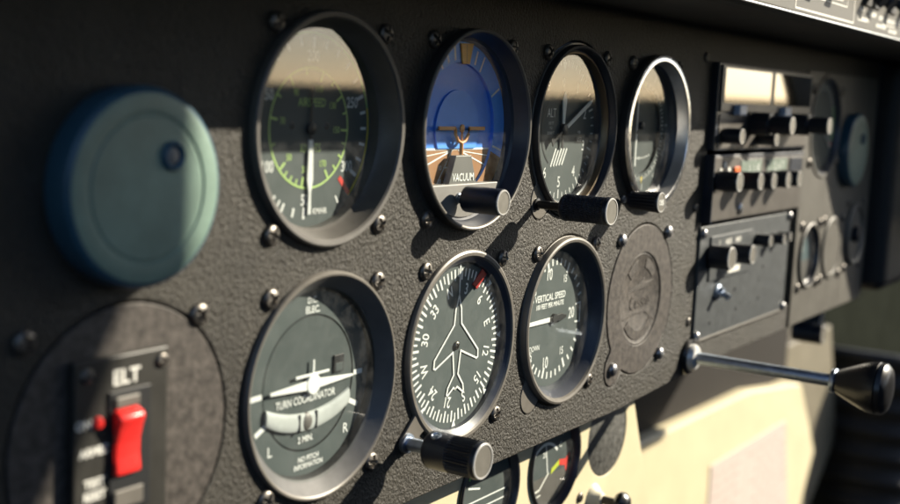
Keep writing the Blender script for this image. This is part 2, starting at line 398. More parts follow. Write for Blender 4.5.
# ------------------------------------------------------------------ main panel
PX, PZ = 81.5, -82.2
def circ(cx, cz, r, n=96):
    return [(cx + r * math.cos(2 * PI * k / n), cz + r * math.sin(2 * PI * k / n)) for k in range(n)]
def lobe(cx, cz, R, ang, reach, rl, n=96):
    """circle with a rounded ear towards compass angle ang: convex hull of circle and ear disc, then slightly pinched"""
    a0 = math.radians(ang); P = []
    for k in range(n * 2):
        th = 2 * PI * k / (n * 2); r = R; dth = (th - a0 + PI) % (2 * PI) - PI
        if abs(dth) < 1.0:
            u = reach * math.cos(dth); q = rl * rl - (reach * math.sin(dth)) ** 2
            if q > 0: r = max(r, u + math.sqrt(q))
            w_ = abs(rl * .97 / max(1e-6, math.sin(abs(dth)))) if abs(dth) > 1e-4 else 1e9     # straight flanks of the ear
            if w_ < reach and w_ > r and q <= 0: r = w_
        P.append((cx + r * math.sin(th), cz + r * math.cos(th)))
    return P[::-1]
def sheet(name, outline, holes, thick, bev, m, parent=None, y=0.0):
    cu = bpy.data.curves.new(name, 'CURVE'); cu.dimensions = '2D'; cu.fill_mode = 'BOTH'
    for pts in [outline] + holes:
        sp = cu.splines.new('POLY'); sp.points.add(len(pts) - 1)
        for p, (x, z) in zip(sp.points, pts): p.co = (x, z, 0, 1)
        sp.use_cyclic_u = True
    cu.extrude = thick / 2 - bev; cu.bevel_depth = bev; cu.bevel_resolution = 2; cu.offset = -bev
    t = bpy.data.objects.new(name, cu); C.objects.link(t)
    dg = bpy.context.evaluated_depsgraph_get(); dg.update()
    me = bpy.data.meshes.new_from_object(t.evaluated_get(dg))
    bpy.data.objects.remove(t)
    for v in me.vertices:
        x, z, d = v.co; v.co = (x * S, (y + thick / 2 - d) * S, z * S)
    me.materials.clear(); me.materials.append(M[m]); me.name = name
    o = bpy.data.objects.new(name, me); C.objects.link(o)
    if parent: o.parent = parent
    return o

RH = 35.0
def rounded(x0, x1, z0, z1, r, n=6):
    P = []
    for cx, cz, a0 in ((x1 - r, z1 - r, 0), (x0 + r, z1 - r, 90), (x0 + r, z0 + r, 180), (x1 - r, z0 + r, 270)):
        for k in range(n + 1):
            a = math.radians(a0 + 90 * k / n); P.append((cx + r * math.cos(a), cz + r * math.sin(a)))
    return P
outline = [(-330, 62), (654, 62), (654, -125), (650, -129), (345, -129), (225, -134.5), (-330, -134.5)]
ear = lambda cx, cz: lobe(cx, cz, 37.6, 222, 39.0, 8.2)
holes = [circ(0, 0, RH), circ(PX, 0, RH), ear(2 * PX, 0), circ(3 * PX, 0, RH), circ(0, PZ, RH), circ(PX, PZ, RH),
         ear(2 * PX, PZ), lobe(242.4, PZ, 37.4, 222, 41.0, 9.0), circ(-PX, PZ, 37.4), circ(-81.5, -15, 20), rounded(315, 473, -113, 35, 2),
         circ(520, 3, 33), circ(505, -83, 19.5)]
panel = thing('instrument_panel', 'large black crinkle-painted panel that holds the round flight instruments', 'instrument panel')
sheet('face_sheet', outline, holes, 3.0, 0.6, 'panel', panel)
b = MB(); b.box(-330, 640, 3.1, 5.5, -133, 62, 'ink')       # rear stiffener seen only through the gaps
for cx, cz in ((10**6, 0),): pass
b.bm.free()
for x, z in ((304, -40.4), (305, -102), (304.5, 38)): screw(panel, x, z, 0, sc=.75)
# turned-under lower flange
lip = MB()
lip.prism([(-330, -134.4), (225, -134.4), (225, -131.4), (-330, -131.4)], 3.05, 16, 'panel')
lip.prism([(225.5, -134.3), (345, -128.9), (648, -128.9), (648, -126), (345, -126), (225.5, -131.4)], 3.05, 16, 'panel')
lip.build('lower_flange', panel)

# ------------------------------------------------------------------ helpers for round instruments
def bezel(t, prof, m, bore=None, bore_m='bez_bore', name='bezel'):
    b = MB(); b.lathe(prof, m)
    if bore: b.lathe(bore, bore_m)
    return b.build(name, t)
def glass(t, R, y, m='glass'):
    b = MB(); b.lathe([(R, y), (R * .5, y - .05), (0, y - .06)], m, seg=72); return b.build('glass', t)
def can(b, R, y, m='ink', depth=20):
    """dark instrument case behind the dial"""
    b.lathe([(R, y + .3), (R, y + depth), (0, y + depth)], m, seg=48)
def four(t, hx=26.6, hz=31.4, skip=(), **k):
    for sx in (-1, 1):
        for sz in (-1, 1):
            if (sx, sz) not in skip: screw(t, sx * hx, sz * hz, **k)

# ------------------------------------------------------------------ airspeed indicator
t = thing('airspeed_indicator', 'airspeed dial with green knots ring, yellow and red arc and white needle hanging straight down', 'gauge', 0, 0, 0, 'round flight instruments')
bezel(t, [(34.6, 1.5), (37.0, 1.4), (37.0, -1.6), (36.7, -2.3), (36.2, -2.6), (34.9, -2.4), (34.3, -1.8)], 'bez_mid', [(34.3, -1.8), (32.6, 3.6), (31.9, 4.4), (31.4, 5.0), (31.4, 9.2)], 'bez_mid')
d = MB(); Y = 8.6; d.disc(31.4, Y, 'dial'); can(d, 31.4, Y)
y = Y - .12
KM = [(40, 171), (50, 184), (100, 239), (150, 297), (200, 362), (250, 428), (300, 483), (310, 495), (330, 508)]
def interp(tab, v):
    for (a, p), (b2, q) in zip(tab[:-1], tab[1:]):
        if a <= v <= b2: return p + (q - p) * (v - a) / (b2 - a)
for v in range(50, 311, 10):
    d.tick(interp(KM, v), 26.0 if v % 50 else 25.2, 28.9, .95 if v % 50 else 1.2, y, 'white')
d.tick(508, 26, 28.8, .7, y, 'white'); d.tick(211, 26, 28.9, .75, y, 'white')
for v, s_ in ((100, '100'), (150, '150'), (200, '200'), (250, '250'), (300, '300'), (50, '50')):
    a = math.radians(interp(KM, v)); d.text(s_, 22.8 * math.sin(a), 22.8 * math.cos(a), 3.5, y, 'white', sx=.78, bold=.07)
d.ring(29.6, 30.3, -45, 77, y, 'dgreen'); d.ring(29.5, 30.4, 77, 137, y, 'yellow'); d.tick(136, 22.3, 30, 1.7, y - .02, 'red')
d.ring(18.7, 19.3, 0, 360, y, 'green')
KT = [(30, 190), (50, 227), (70, 280), (90, 328), (110, 378), (130, 416), (150, 452), (170, 509)]
for v in range(30, 171, 5):
    big = v in (30, 50, 70, 90, 110, 130, 150, 170)
    if big or v % 10 == 0 or v < 50 or v > 150: d.tick(interp(KT, v), 15.6 if big else 16.9, 18.8, .75 if big else .6, y, 'green')
for v, a in KT:
    a = math.radians(a); d.text(str(v), 13.2 * math.sin(a), 13.2 * math.cos(a), 2.1, y, 'green', sx=.8, bold=.02)
d.text('AIRSPEED', .8, 8.2, 2.7, y, 'green', sx=.82, bold=.02); d.text('KNOTS', .6, -6.2, 2.6, y, 'green', sx=.82, bold=.02)
d.text('KM/HR', 6.0, -26.6, 1.9, y, 'white', sx=.85, bold=.05)
d.build('dial', t)
n = MB()
n.prism([(-1.0, -3.6), (1.0, -3.6), (1.4, -16.5), (.55, -20.5), (.75, -27.4), (-.75, -27.4), (-.55, -20.5), (-1.4, -16.5)], 7.7, 8.1, 'white', .1)
n.prism([(-.3, -3.6), (.3, -3.6), (.3, 11), (.9, 13), (-.5, 13.4), (-.3, 11)], 7.75, 8.05, 'ink'); n.lathe([(2.0, 8.3), (2.0, 7.4), (1.6, 7.2), (0, 7.2)], 'ink', seg=32)
n.build('needle', t)
for sx in (-8.4, 8.4): screw(t, sx, .8, 8.9, sc=.38)
glass(t, 32.4, 4.8); four(t)

# ------------------------------------------------------------------ turn coordinator
t = thing('turn_coordinator', 'turn coordinator with white aircraft symbol above a curved ball tube, below the airspeed dial', 'gauge', 0.4, 0, PZ, 'round flight instruments')
bezel(t, [(34.6, 1.5), (37.5, 1.4), (37.5, -.6), (37.3, -1.4), (36.8, -1.9), (36.2, -1.9), (35.7, -1.5)], 'bez_grey', [(35.7, -1.5), (31.4, 3.2)], 'bez_cone')
d = MB(); Y = 5.8; y = Y - .12; d.lathe([(31.4, 3.2), (31.0, 3.8), (30.6, Y)], 'ink', seg=72)
d.ring(22.6, 30.6, 0, 360, Y, 'dial', n=90); d.ring(21.9, 22.6, 0, 360, Y + .4, 'ink', n=90); d.disc(22.0, Y + .15, 'dial2'); can(d, 30.6, Y + .3)
d.text('D.C.', .3, 27.3, 2.1, y, 'white', sx=.9, bold=.03); d.text('ELEC.', .5, 24.2, 2.2, y, 'white', sx=.95, bold=.06)
d.text('TURN COORDINATOR', -1.6, -5.0, 2.5, y - .02, 'white', sx=.79, bold=.04); d.text('2 MIN.', -1.4, -18.4, 2.1, y, 'white', sx=.9, bold=.06)
d.text('L', -18.6, -19.2, 3.4, y, 'white', bold=.02); d.text('R', 19.3, -19.0, 3.4, y, 'white', bold=.02)
d.text('NO PITCH', .4, -25.1, 1.75, y, 'white', sx=.9, bold=.05); d.text('INFORMATION', .5, -27.5, 1.75, y, 'white', sx=.85, bold=.05)
d.tick(268.5, 22.9, 28.3, 1.7, y, 'white'); d.tick(91, 22.9, 27.6, 1.7, y, 'white'); d.tick(243.5, 22.9, 28.5, 1.7, y, 'white'); d.tick(115, 22.9, 28, 1.7, y, 'white')
d.build('dial', t)
fl = MB(); fl.box(11.9, 17.0, 5.3, 6.4, 1.2, 7.2, 'ink', .15); fl.box(12.6, 16.4, 5.2, 6, 1.6, 4.4, 'dial2', .1); fl.build('warning_flag', t)
ap = MB()
ap.prism([(-20.0, .1), (-3, 1.0), (4, 1.0), (21.4, -.4), (21.4, -1.1), (4, -2.0), (-3, -2.0), (-20.0, -.8)], 4.6, 5.1, 'white', .1)
ap.prism([(-8, 3.3), (8.6, 3.3), (8.6, 2.5), (-8, 2.4)], 4.65, 5.05, 'white', .1); ap.prism([(.2, 0), (1.2, 0), (1.1, 7.6), (.3, 7.6)], 4.7, 5.0, 'white', .1)
ap.prism(circ(.7, -.4, 3.4, 40), 4.4, 5.2, 'white', .25); ap.build('aircraft_symbol', t)
it = MB()
def arcband(r0, r1, c, a0, a1, n=28):
    o_ = [(c[0] + r1 * math.sin(math.radians(a0 + (a1 - a0) * k / n)), c[1] + r1 * math.cos(math.radians(a0 + (a1 - a0) * k / n))) for k in range(n + 1)]
    i_ = [(c[0] + r0 * math.sin(math.radians(a0 + (a1 - a0) * k / n)), c[1] + r0 * math.cos(math.radians(a0 + (a1 - a0) * k / n))) for k in range(n + 1)]
    return o_ + i_[::-1]
rows = []
i0 = it.mi('tube')
for k in range(41):
    u = -1 + k / 20; xc = -.8 + 20.6 * u; zt = -9.5 + 4.5 * u * u; zb = -15.6 + 4.5 * u * u + .8 * abs(u) ** 6
    row = []
    for j in range(9):
        w_ = j / 8; a_ = PI * w_; row.append(it.bm.verts.new((xc, 5.5 - 1.0 * math.sin(a_) ** .6 if 0 < j < 8 else 5.6, zt + (zb - zt) * (1 - math.cos(a_)) / 2)))
    rows.append(row)
for A_, B_ in zip(rows[:-1], rows[1:]):
    for j in range(8):
        f = it.bm.faces.new((A_[j], A_[j + 1], B_[j + 1], B_[j])); f.smooth = True; f.material_index = i0
it.bm.faces.new(rows[0]); it.bm.faces.new(rows[-1][::-1])
inc = it.build('inclinometer_tube', t)
ib = MB(); ib.lathe([(0, 4.1)] + [(3.1 * math.sin(PI * k / 24), 5.4 - 1.3 * math.cos(PI * k / 24)) for k in range(1, 12)] + [(3.1, 5.6)], 'gaugegrey', (-1.8, 0, -12.5), 32); ib.build('ball', inc)
il = MB()
for x in (-5.8, 2.6): il.box(x - .3, x + .3, 4.3, 5.5, -15.5, -9.5, 'ink', .1)
il.build('index_line', inc)
glass(t, 32.0, 2.4, 'glass2'); four(t)

# ------------------------------------------------------------------ attitude indicator
t = thing('attitude_indicator', 'blue and brown artificial horizon with orange pointer and VACUUM pedestal', 'gauge', PX, 0, 0, 'round flight instruments')
bezel(t, [(34.6, 1.5), (36.9, 1.4), (36.9, -4.2), (36.7, -4.6), (36.2, -4.8), (35.7, -4.6), (35.4, -4.0)], 'bez_grey', [(35.4, -4.0), (33.6, 1.6), (32.6, 2.4), (32.2, 6.4)])
# outer wall is black like the bore
bw = MB(); bw.lathe([(36.95, 1.0), (36.95, -4.0)], 'bez_black'); bw.build('bezel_wall', t)
d = MB(); Y = 6.6
d.ring(24.6, 32.2, -110, 110, 5.4, 'skyring', n=80); d.ring(24.6, 32.2, 110, 250, 5.45, 'earth', n=50); d.lathe([(24.6, 5.4), (24.6, Y + 1)], 'sky', seg=80)
H = -7.4
def seg(R, z0, up, n=60):
    a = math.acos(max(-1, min(1, z0 / R)))
    if up: return [(R * math.sin(-a + 2 * a * k / n), R * math.cos(-a + 2 * a * k / n)) for k in range(n + 1)]
    return [(R * math.sin(a + (2 * PI - 2 * a) * k / n), R * math.cos(a + (2 * PI - 2 * a) * k / n)) for k in range(n + 1)]
d.flat(seg(25.2, H, True), Y, 'sky'); d.flat(seg(25.2, H, False), Y, 'earth')
d.flat(seg(25.2, H, False), Y + .6, 'earth'); can(d, 32.2, 7.4)
d.stroke([(-24, H), (24, H)], .7, Y - .12, 'white')
for sx in (-1, 1):
    d.stroke([(sx * 2.0, H - .4), (sx * 23, H - 7)], .55, Y - .12, 'white'); d.stroke([(sx * 2.4, H - .6), (sx * 13, H - 14.5)], .4, Y - .12, 'white')
    d.stroke([(sx * 2.4, H - .6), (sx * 25, H - 3.0)], .35, Y - .12, 'white')
    d.tick(sx * 30, 25.0, 31.4, .9, 5.28, 'white'); d.tick(sx * 60, 25.0, 31.4, .9, 5.28, 'white'); d.tick(sx * 105, 25, 31.6, .8, 5.28, 'white')
    d.tick(sx * 10, 25.6, 31, 1.1, 5.28, 'white'); d.tick(sx * 20, 25.6, 31, 1.1, 5.28, 'white')
    for zz, tx in ((-6.8, '10'), (-11.8, '20')):
        d.stroke([(sx * 3.6, H + zz), (sx * 7.5, H + zz)], .5, Y - .12, 'white'); d.text(tx, sx * 10, H + zz, 1.7, Y - .12, 'white', sx=.9)
        d.stroke([(sx * 3.6, H - zz), (sx * 7.5, H - zz)], .4, Y - .12, 'skyring')
    d.text('10', sx * 10, H + 6.8, 1.6, Y - .12, 'skyring', sx=.9); d.text('20', sx * 10, H + 11.8, 1.6, Y - .12, 'skyring', sx=.9)
d.build('horizon_card', t)
dd = MB(); dd.prism(seg(14.6, -7.2, True), 5.9, 6.3, 'sky2', .15); dd.build('sky_disc', t)
op = MB(); op.prism([(-2.2, 31.5), (6.4, 31.8), (4.3, 24.2), (-.4, 24.0)], 4.5, 5.2, 'orange', .2); op.stroke([(1.6, 31.2), (1.9, 24.6)], .5, 4.45, 'bronze'); op.build('bank_pointer', t)
ma = MB(); y0, y1 = 3.6, 4.2
ma.prism([(-15.5, 1.1), (-4.6, 1.1), (-4.6, -.3), (-15.5, -.3)], y0, y1, 'bronze', .15); ma.prism([(4.6, 1.1), (15.5, 1.1), (15.5, -.3), (4.6, -.3)], y0, y1, 'bronze', .15)
ma.tube([(-4.8, 3.9, .4), (-4.4, 3.9, -1.8), (-2.4, 3.9, -4.2), (0, 3.9, -5.0), (2.4, 3.9, -4.2), (4.4, 3.9, -1.8), (4.8, 3.9, .4)], .62, 'bronze', 10)
ma.tube([(0, 3.9, -5.0), (0, 3.9, -9.4)], .75, 'bronze', 10); ma.prism(circ(0, .4, 1.5, 24), y0, y1, 'bronze', .2); ma.tube([(0, 3.9, .4), (0, 3.9, -5)], .4, 'bronze', 8)
ma.build('miniature_aircraft', t)
pd = MB(); pd.prism([(-5.2, -9.6), (5.2, -9.6), (9.6, -20.6), (-9.6, -20.6)], 2.6, 5.2, 'pedgrey', .25); pd.text('VACUUM', 0, -17.6, 2.9, 2.45, 'white', sx=.85, bold=.05); pd.build('pedestal', t)
sh = MB(); sh.prism(seg(32.6, -20, False), 1.6, 6, 'grey', .4); sh.build('shelf', t)
g = MB(); g.flat(seg(33.3, -19.6, True), 1.2, 'glass3'); g.build('glass', t)
knob(t, -4.0, -25.2, -1.6, -17.6, 4.9, 0, shaft=(1.3, 1.6, 'chrome'))
four(t, skip=((1, -1),))

# ------------------------------------------------------------------ altimeter
t = thing('altimeter', 'altimeter with two white pointers and striped flag, its knurled knob on a long black shaft', 'gauge', 2 * PX, 0, 0, 'round flight instruments')
bezel(t, [(34.6, 1.5), (36.0, 1.4), (36.0, -1.8), (35.6, -2.6), (34.9, -2.8), (34.4, -2.4)], 'bez_black', [(34.4, -2.4), (33.8, .6), (32.6, 1.0)])
b = MB(); b.lathe([(33.2, .8), (32.9, .2), (32.3, .3), (31.9, 1.6), (31.2, 3.0)], 'gold'); b.lathe([(31.2, 3.0), (30.6, 3.4), (30.6, 6.6)], 'bez_bore'); b.build('retaining_ring', t)
er = sheet('knob_ear', lobe(0, 0, 36.9, 222, 39.0, 7.5), [circ(0, 0, 34.8)], 1.4, .25, 'bez_grey', t, .1)
d = MB(); Y = 6.4; y = Y - .12; d.disc(30.6, Y, 'dial'); can(d, 30.6, Y)
for k in range(50):
    d.tick(k * 7.2, 27.2 if k % 5 else 25.8, 29.6, .55 if k % 5 else .8, y, 'white')
for k in range(1, 10):
    if k in (1, 8): pass
    a = math.radians(36 * k); d.text(str(k), 21.9 * math.sin(a), 22.5 * math.cos(a), 4.6, y, 'white', sx=.85, bold=.06)
d.text('0', 0, 20, 4.0, y, 'white', sx=.85, bold=.02)
d.text('ALT', -9.2, 7.0, 3.8, y, 'white', sx=.8, bold=.01); d.text('100 FT', -9.3, 2.6, 1.3, y, 'white', sx=.9); d.text('TO', -9.3, .6, 1.1, y, 'white'); d.text('20,000 FT', -9.3, -1.6, 1.2, y, 'white', sx=.9)
d.text('MB', 16.4, -1.2, 1.3, y, 'white'); d.flat([(12.8, -2.6), (20.2, -2.6), (20.2, -6.0), (12.8, -6.0)], y, 'ink'); d.text('1013', 16.5, -4.3, 2.0, y - .05, 'white', sx=.8)
d.flat([(-1.7, 28.6), (1.7, 28.6), (0, 24.4)], y - .03, 'white')
hs = [(-7.4, -15.2), (-5.0, -7.6), (5.4, -8.4), (5.0, -14.0), (.4, -17.6)]
for k in range(5):
    x0 = -6.6 + 2.45 * k; d.stroke([(x0 - 1.2, -15.6 + .15 * k), (x0 + 2.6, -8.4)], 1.0, y, 'white')
d.build('dial', t)
n = MB(); n.prism([(-.9, 2.5), (.9, 2.5), (1.9, 12.4), (.3, 16.2), (-.3, 16.2), (-1.9, 12.4)], 5.2, 5.6, 'white', .1); n.prism([(-.9, -2), (.9, -2), (.6, -8), (-.6, -8)], 5.2, 5.6, 'ink'); n.build('hundreds_pointer', t)
n = MB(); a = math.radians(62)
def rotp(ps, a): return [(x * math.cos(a) + z * math.sin(a), -x * math.sin(a) + z * math.cos(a)) for x, z in ps]
n.prism(rotp([(-.8, 2.5), (.8, 2.5), (1.0, 25), (0, 28), (-1.0, 25)], a), 4.4, 4.8, 'white', .1); n.prism(rotp([(-.6, 2.5), (.6, 2.5), (.6, -9), (1.8, -12), (-1.8, -12), (-.6, -9)], a), 4.45, 4.8, 'ink'); n.lathe([(2.4, 5.8), (2.4, 4.2), (1.8, 3.9), (0, 3.9)], 'ink', seg=32); n.build('thousands_pointer', t)
n = MB(); n.stroke([(-.3, 2), (-.5, 22.5)], .35, 6.2, 'ink'); n.ring(17.0, 17.5, 215, 325, 6.2, 'ink'); n.build('drum_pointer', t)
glass(t, 31.6, 2.2); four(t, skip=((1, -1), (-1, -1)))
knob(t, -29.2, -30.2, -12.5, -33.6, 5.7, 40, .11, shaft=(1.7, .1, 'glossy_black'), diamond=True, taper=.98)

# ------------------------------------------------------------------ course deviation indicator (bright ring)
t = thing('course_deviation_indicator', 'navigation dial in a bright polished metal ring with a single thin vertical needle', 'gauge', 243.0, 0, -.6, 'round flight instruments')
bezel(t, [(34.6, 1.5), (36.4, 1.4), (36.4, -4.1), (36.3, -4.6), (36.0, -4.75), (33.7, -4.75), (33.4, -4.5)], 'alu', [(33.4, -4.5), (33.1, -3.6), (32.2, 1.0)], 'satin'); bezel(t, [(32.4, 1.2), (32.2, 1.0)], 'bez_bore', [(32.2, 1.0), (31.0, 2.0), (30.6, 5.4)], name='bezel_bore')
bw = MB(); bw.lathe([(36.46, 1.3), (36.46, -3.2)], 'bez_black'); bw.build('bezel_wall', t)
d = MB(); Y = 5.2; y = Y - .12; d.ring(20.6, 30.6, 0, 360, Y, 'dial', n=90); d.disc(20.7, Y + 1.5, 'dial2'); d.lathe([(20.6, Y), (20.6, Y + 1.5)], 'ink', seg=72); can(d, 30.6, Y + 1.7)
for k in range(72): d.tick(k * 5 + 3, 22.6 if k % 2 else 21.6, 24.0, .5, y, 'white')
for k in range(12):
    a = math.radians(k * 30 - 6); d.text('N 3 6 E 12 15 S 21 24 W 30 33'.split()[k], 27.2 * math.sin(a), 27.2 * math.cos(a), 2.5, y, 'white', rot=k * 30 - 6, sx=.8, bold=.02)
d.flat([(-1.3, 21.4), (1.3, 21.4), (0, 24.2)], y - .05, 'lime'); d.flat([(.9, -22.2), (3.1, -22.2), (2, -25.6)], y - .05, 'yellow')
for k in range(-5, 6): d.disc(.55 if k else .8, Y + 1.4, 'white', (k * 2.3 + .8, -13.2 + .05 * k * k), 12)
d.disc(1.5, Y + 1.3, 'ink', (0, 2.6), 20)
d.build('dial', t)
n = MB(); n.prism([(-5.6, 20.0), (-4.7, 20.0), (-4.5, -17), (-5.8, -17)], 5.6, 5.9, 'white', .05); n.disc(.9, 5.5, 'ink', (-5.1, -.6), 16); n.build('needle', t)
n = MB(); n.lathe([(1.9, 6.6), (1.9, 5.0), (1.4, 4.7), (0, 4.7)], 'knob', (0, 0, 2.6), 24); n.build('hub', t)
glass(t, 31.2, 1.6); four(t, skip=((1, -1), (-1, -1)))
ob = knob(t, -28.0, -31.2, -3.6, -19.0, 4.9, 18, .16, shaft=(1.2, 0, 'chrome'), taper=.82)
MB().text('OBS', -28.0, -31.2, 2.4, -19.45, 'white', sx=.9, bold=.04).build('lettering', ob)

# ------------------------------------------------------------------ heading indicator
t = thing('heading_indicator', 'compass card dial with white aircraft outline and red heading bug', 'gauge', 82.0, 0, PZ + .6, 'round flight instruments')
bezel(t, [(34.6, 1.5), (37.0, 1.4), (37.0, -.8), (36.7, -1.5), (36.0, -1.9), (34.8, -1.8), (34.2, -1.2)], 'bez_grey', [(34.2, -1.2), (32.0, .6), (31.8, 2.6)])
er = sheet('knob_ear', lobe(0, 0, 36.0, 229.5, 45.4, 4.4), [circ(0, 0, 34.2)], 1.2, .25, 'bez_grey', t, -1.3)
d = MB(); Y = 2.4; y = Y - .12; d.disc(31.8, Y, 'dial'); can(d, 31.8, Y)
ROT = -16.7
for k in range(72): d.tick(k * 5 + ROT, 26.4 if k % 2 else 25.2, 29.6, .75 if k % 2 else .95, y, 'white')
for k in range(12):
    a = math.radians(k * 30 + ROT); d.text('N 3 6 E 12 15 S 21 24 W 30 33'.split()[k], 21.9 * math.sin(a), 21.9 * math.cos(a), 4.2, y, 'white', rot=k * 30 + ROT, sx=.84, bold=.09)
for a in (45, 90, 135, 180, 225, 270, 315): d.tick(a, 31.6, 28.6, 2.7, y - .1, 'white', .1)
d.build('compass_card', t)
bg_ = MB(); bg_.prism([(8.6, 22.6), (15.4, 28.0), (18.4, 25.6), (11.8, 20.4)], 1.7, 2.2, 'bugred', .15); bg_.build('heading_bug', t)
ar = MB(); R_ = [(0, 19.8), (1.0, 16.2), (1.9, 14.2), (2.5, 8.2), (15.0, -3.6), (15.2, -6.6), (14.2, -7.0), (2.7, -2.3), (1.4, -11.2), (5.2, -15.8), (5.8, -18.2), (5.0, -18.6), (1.3, -16.2), (0, -17.0)]
ar.stroke(R_, .78, 2.05, 'white'); ar.stroke([(-x, z) for x, z in R_], .78, 2.05, 'white'); ar.stroke([(0, 31), (0, 19.8)], .78, 2.05, 'white')
ar.build('aircraft_outline', t)
screw(t, -.4, 0, 2.2, sc=.5); glass(t, 33.2, -.1, 'glass2'); four(t, skip=((-1, -1),))
kn = knob(t, -35.0, -29.8, -11.0, -33.0, 6.7, 40, .10, shaft=(2.4, -1.2, 'chrome'))
ss = MB(); ss.lathe([(1.9, 0), (1.9, -.5), (1.4, -.6), (1.1, -.2), (.7, -.2), (.6, -.6), (0, -.6)], 'chrome', seg=24); so_ = ss.build('set_screw', kn)
so_.rotation_euler = (0, math.radians(-40), 0)
so_.rotation_euler = Vector((-.42, 0, .9)).to_track_quat('-Y', 'Z').to_euler(); so_.location = ((-35.0 - .42 * 6.55) * S, -15.4 * S, (-29.8 + .9 * 6.55) * S)

# ------------------------------------------------------------------ vertical speed indicator
t = thing('vertical_speed_indicator', 'vertical speed dial with short white needle lying level at zero', 'gauge', 2 * PX, 0, PZ, 'round flight instruments')
bezel(t, [(34.6, 1.5), (36.7, 1.4), (36.7, -1.7), (36.3, -2.6), (35.5, -2.9), (34.4, -2.6), (33.9, -1.6)], 'bez_grey', [(33.9, -1.6), (30.6, 3.2), (29.9, 5.4)])
er = sheet('mounting_ear', lobe(0, 0, 36.9, 222, 39.0, 7.5), [circ(0, 0, 34.8)], 1.4, .25, 'bez_grey', t, .1)
d = MB(); Y = 5.2; y = Y - .12; d.disc(29.9, Y, 'dial'); can(d, 29.9, Y)
VS = [(0, 270), (5, 304), (10, 344), (15, 388), (20, 441)]
for v in range(0, 20):
    for sg in (1, -1):
        a = interp(VS, v); a = a if sg > 0 else 540 - a
        big = v % 5 == 0; d.tick(a, 21.8 if big else 23.6, 26.6, 1.4 if big else 1.1, y, 'white')
for s_, x, z, c_ in (('5', -17.0, 13.6, 3.2), ('10', -5.6, 20.0, 5.0), ('15', 9.0, 16.8, 3.2), ('20', 16.6, .6, 5.0), ('5', -18.2, -14.2, 3.2), ('10', -5.4, -19.0, 5.0), ('15', 9.0, -15.6, 3.4)):
    d.text(s_, x, z, c_, y, 'white', sx=.78, bold=.1)
d.text('VERTICAL SPEED', -3.4, 10.0, 2.9, y, 'white', sx=.88, bold=.09); d.text('100 FEET PER MINUTE', -3.6, 6.4, 2.1, y, 'white', sx=.86, bold=.08)
d.text('UP', -19.5, 9.0, 2.0, y, 'white', sx=.85, bold=.04); d.text('DOWN', -15.4, -11.2, 2.3, y, 'white', sx=.8, bold=.05)
d.stroke([(20.5, 4.0), (24.8, 4.4), (24.8, -4.4), (20.5, -4.0)], .8, y, 'white')
d.build('dial', t)
n = MB(); n.prism([(-4.2, 1.0), (-4.2, -1.0), (-25.4, -.85), (-25.4, .85)], 4.3, 4.7, 'white', .1); n.prism([(-4.2, 1.0), (6.5, 1.6), (10.5, .6), (10.5, -.6), (6.5, -1.6), (-4.2, -1.0)], 4.2, 4.7, 'ink', .1); n.lathe([(2.2, 5.6), (2.2, 3.9), (0, 3.8)], 'ink', (0, 0, 0), 24); n.build('needle', t)
glass(t, 31.4, 2.2, 'glass2'); four(t, skip=((-1, -1),), )

# ------------------------------------------------------------------ blanking plate with embossed emblem
t = thing('blanking_plate', 'brownish round blanking plate embossed with an emblem, right of the vertical speed dial', 'cover plate', 242.4, 0, PZ)
sheet('plate', lobe(0, 0, 36.7, 222, 41.0, 8.3), [circ(0, 0, 23.0)], 1.6, .3, 'plate', t, -.2)
ds = MB(); ds.lathe([(23.0, .9), (23.0, .5), (22.2, .3), (21.6, .6), (0, .6)], 'plate'); 
for a0, a1 in ((-48, -14), (14, 52), (128, 232)): ds.prism(arcband(15.5, 20.3, (0, 0), a0, a1, 14), .25, .7, 'plate', .15)
ds.prism([(-15, 4.0), (-2, 7.6), (4, 10.5), (4.8, 8), (13.5, 8.4), (5, 4.8), (-2, 5.0)], .25, .7, 'plate', .12)
ds.stroke([(-18, -8.5), (-5, -6.8), (6, -6.8), (18, -12)], .7, .35, 'plate')
ds.text('Cessna', 0, -.9, 6.6, .3, 'plate', sx=.86, bold=.08, rot=-3); ds.build('emblem_disc', t)
for x, z in ((-26.5, 31), (26.8, 31.4)): screw(t, x, z, 0, True)
for x, z in ((-28.6, -30.6), (25.6, -31)): screw(t, x, z, -.2, True)

# ------------------------------------------------------------------ emergency locator switch on its round plate
t = thing('round_cover_plate', 'mottled brown-grey round plate under the emergency locator switch', 'cover plate', -PX, 0, PZ)
sheet('plate', circ(0, 0, 36.7), [], 1.6, .3, 'plate', t, -.1)
screw(t, 25.8, 30.6, 0); screw(t, -32.0, 31.0, 0)
t = thing('locator_switch', 'black ELT switch plate with red rocker at lower left', 'switch', -PX, 0, PZ)
b = MB(); b.box(-19.4, 12.0, -3.0, -.25, -28, 24.2, 'switchplate', .5)
b.text('ELT', -2.6, 18.4, 3.9, -3.12, 'label', sx=1.05, bold=.12)
b.text('ON', -16.4, 7.8, 2.3, -3.12, 'label', bold=.1); b.text('ARMED', -12.8, .4, 2.2, -3.12, 'label', sx=.95, bold=.1); b.text('TEST', -12.8, -8.0, 2.2, -3.12, 'label', bold=.1); b.text('RESET', -12.8, -11.4, 2.2, -3.12, 'label', sx=.85, bold=.1)
b.build('faceplate', t)
b = MB(); fr = rounded(-7.4, 6.4, -21.6, 15.4, .8)
b.box(-8.6, 5.4, -3.7, -3.02, -18.0, 15.0, 'ink', .3); b.box(-7.0, 1.0, -4.5, -3.68, 10.4, 13.4, 'bez_grey', .4); b.box(-7.4, 2.4, -4.5, -3.68, -16.6, -11.6, 'bez_grey', .4); b.build('switch_frame', t)
b = MB()
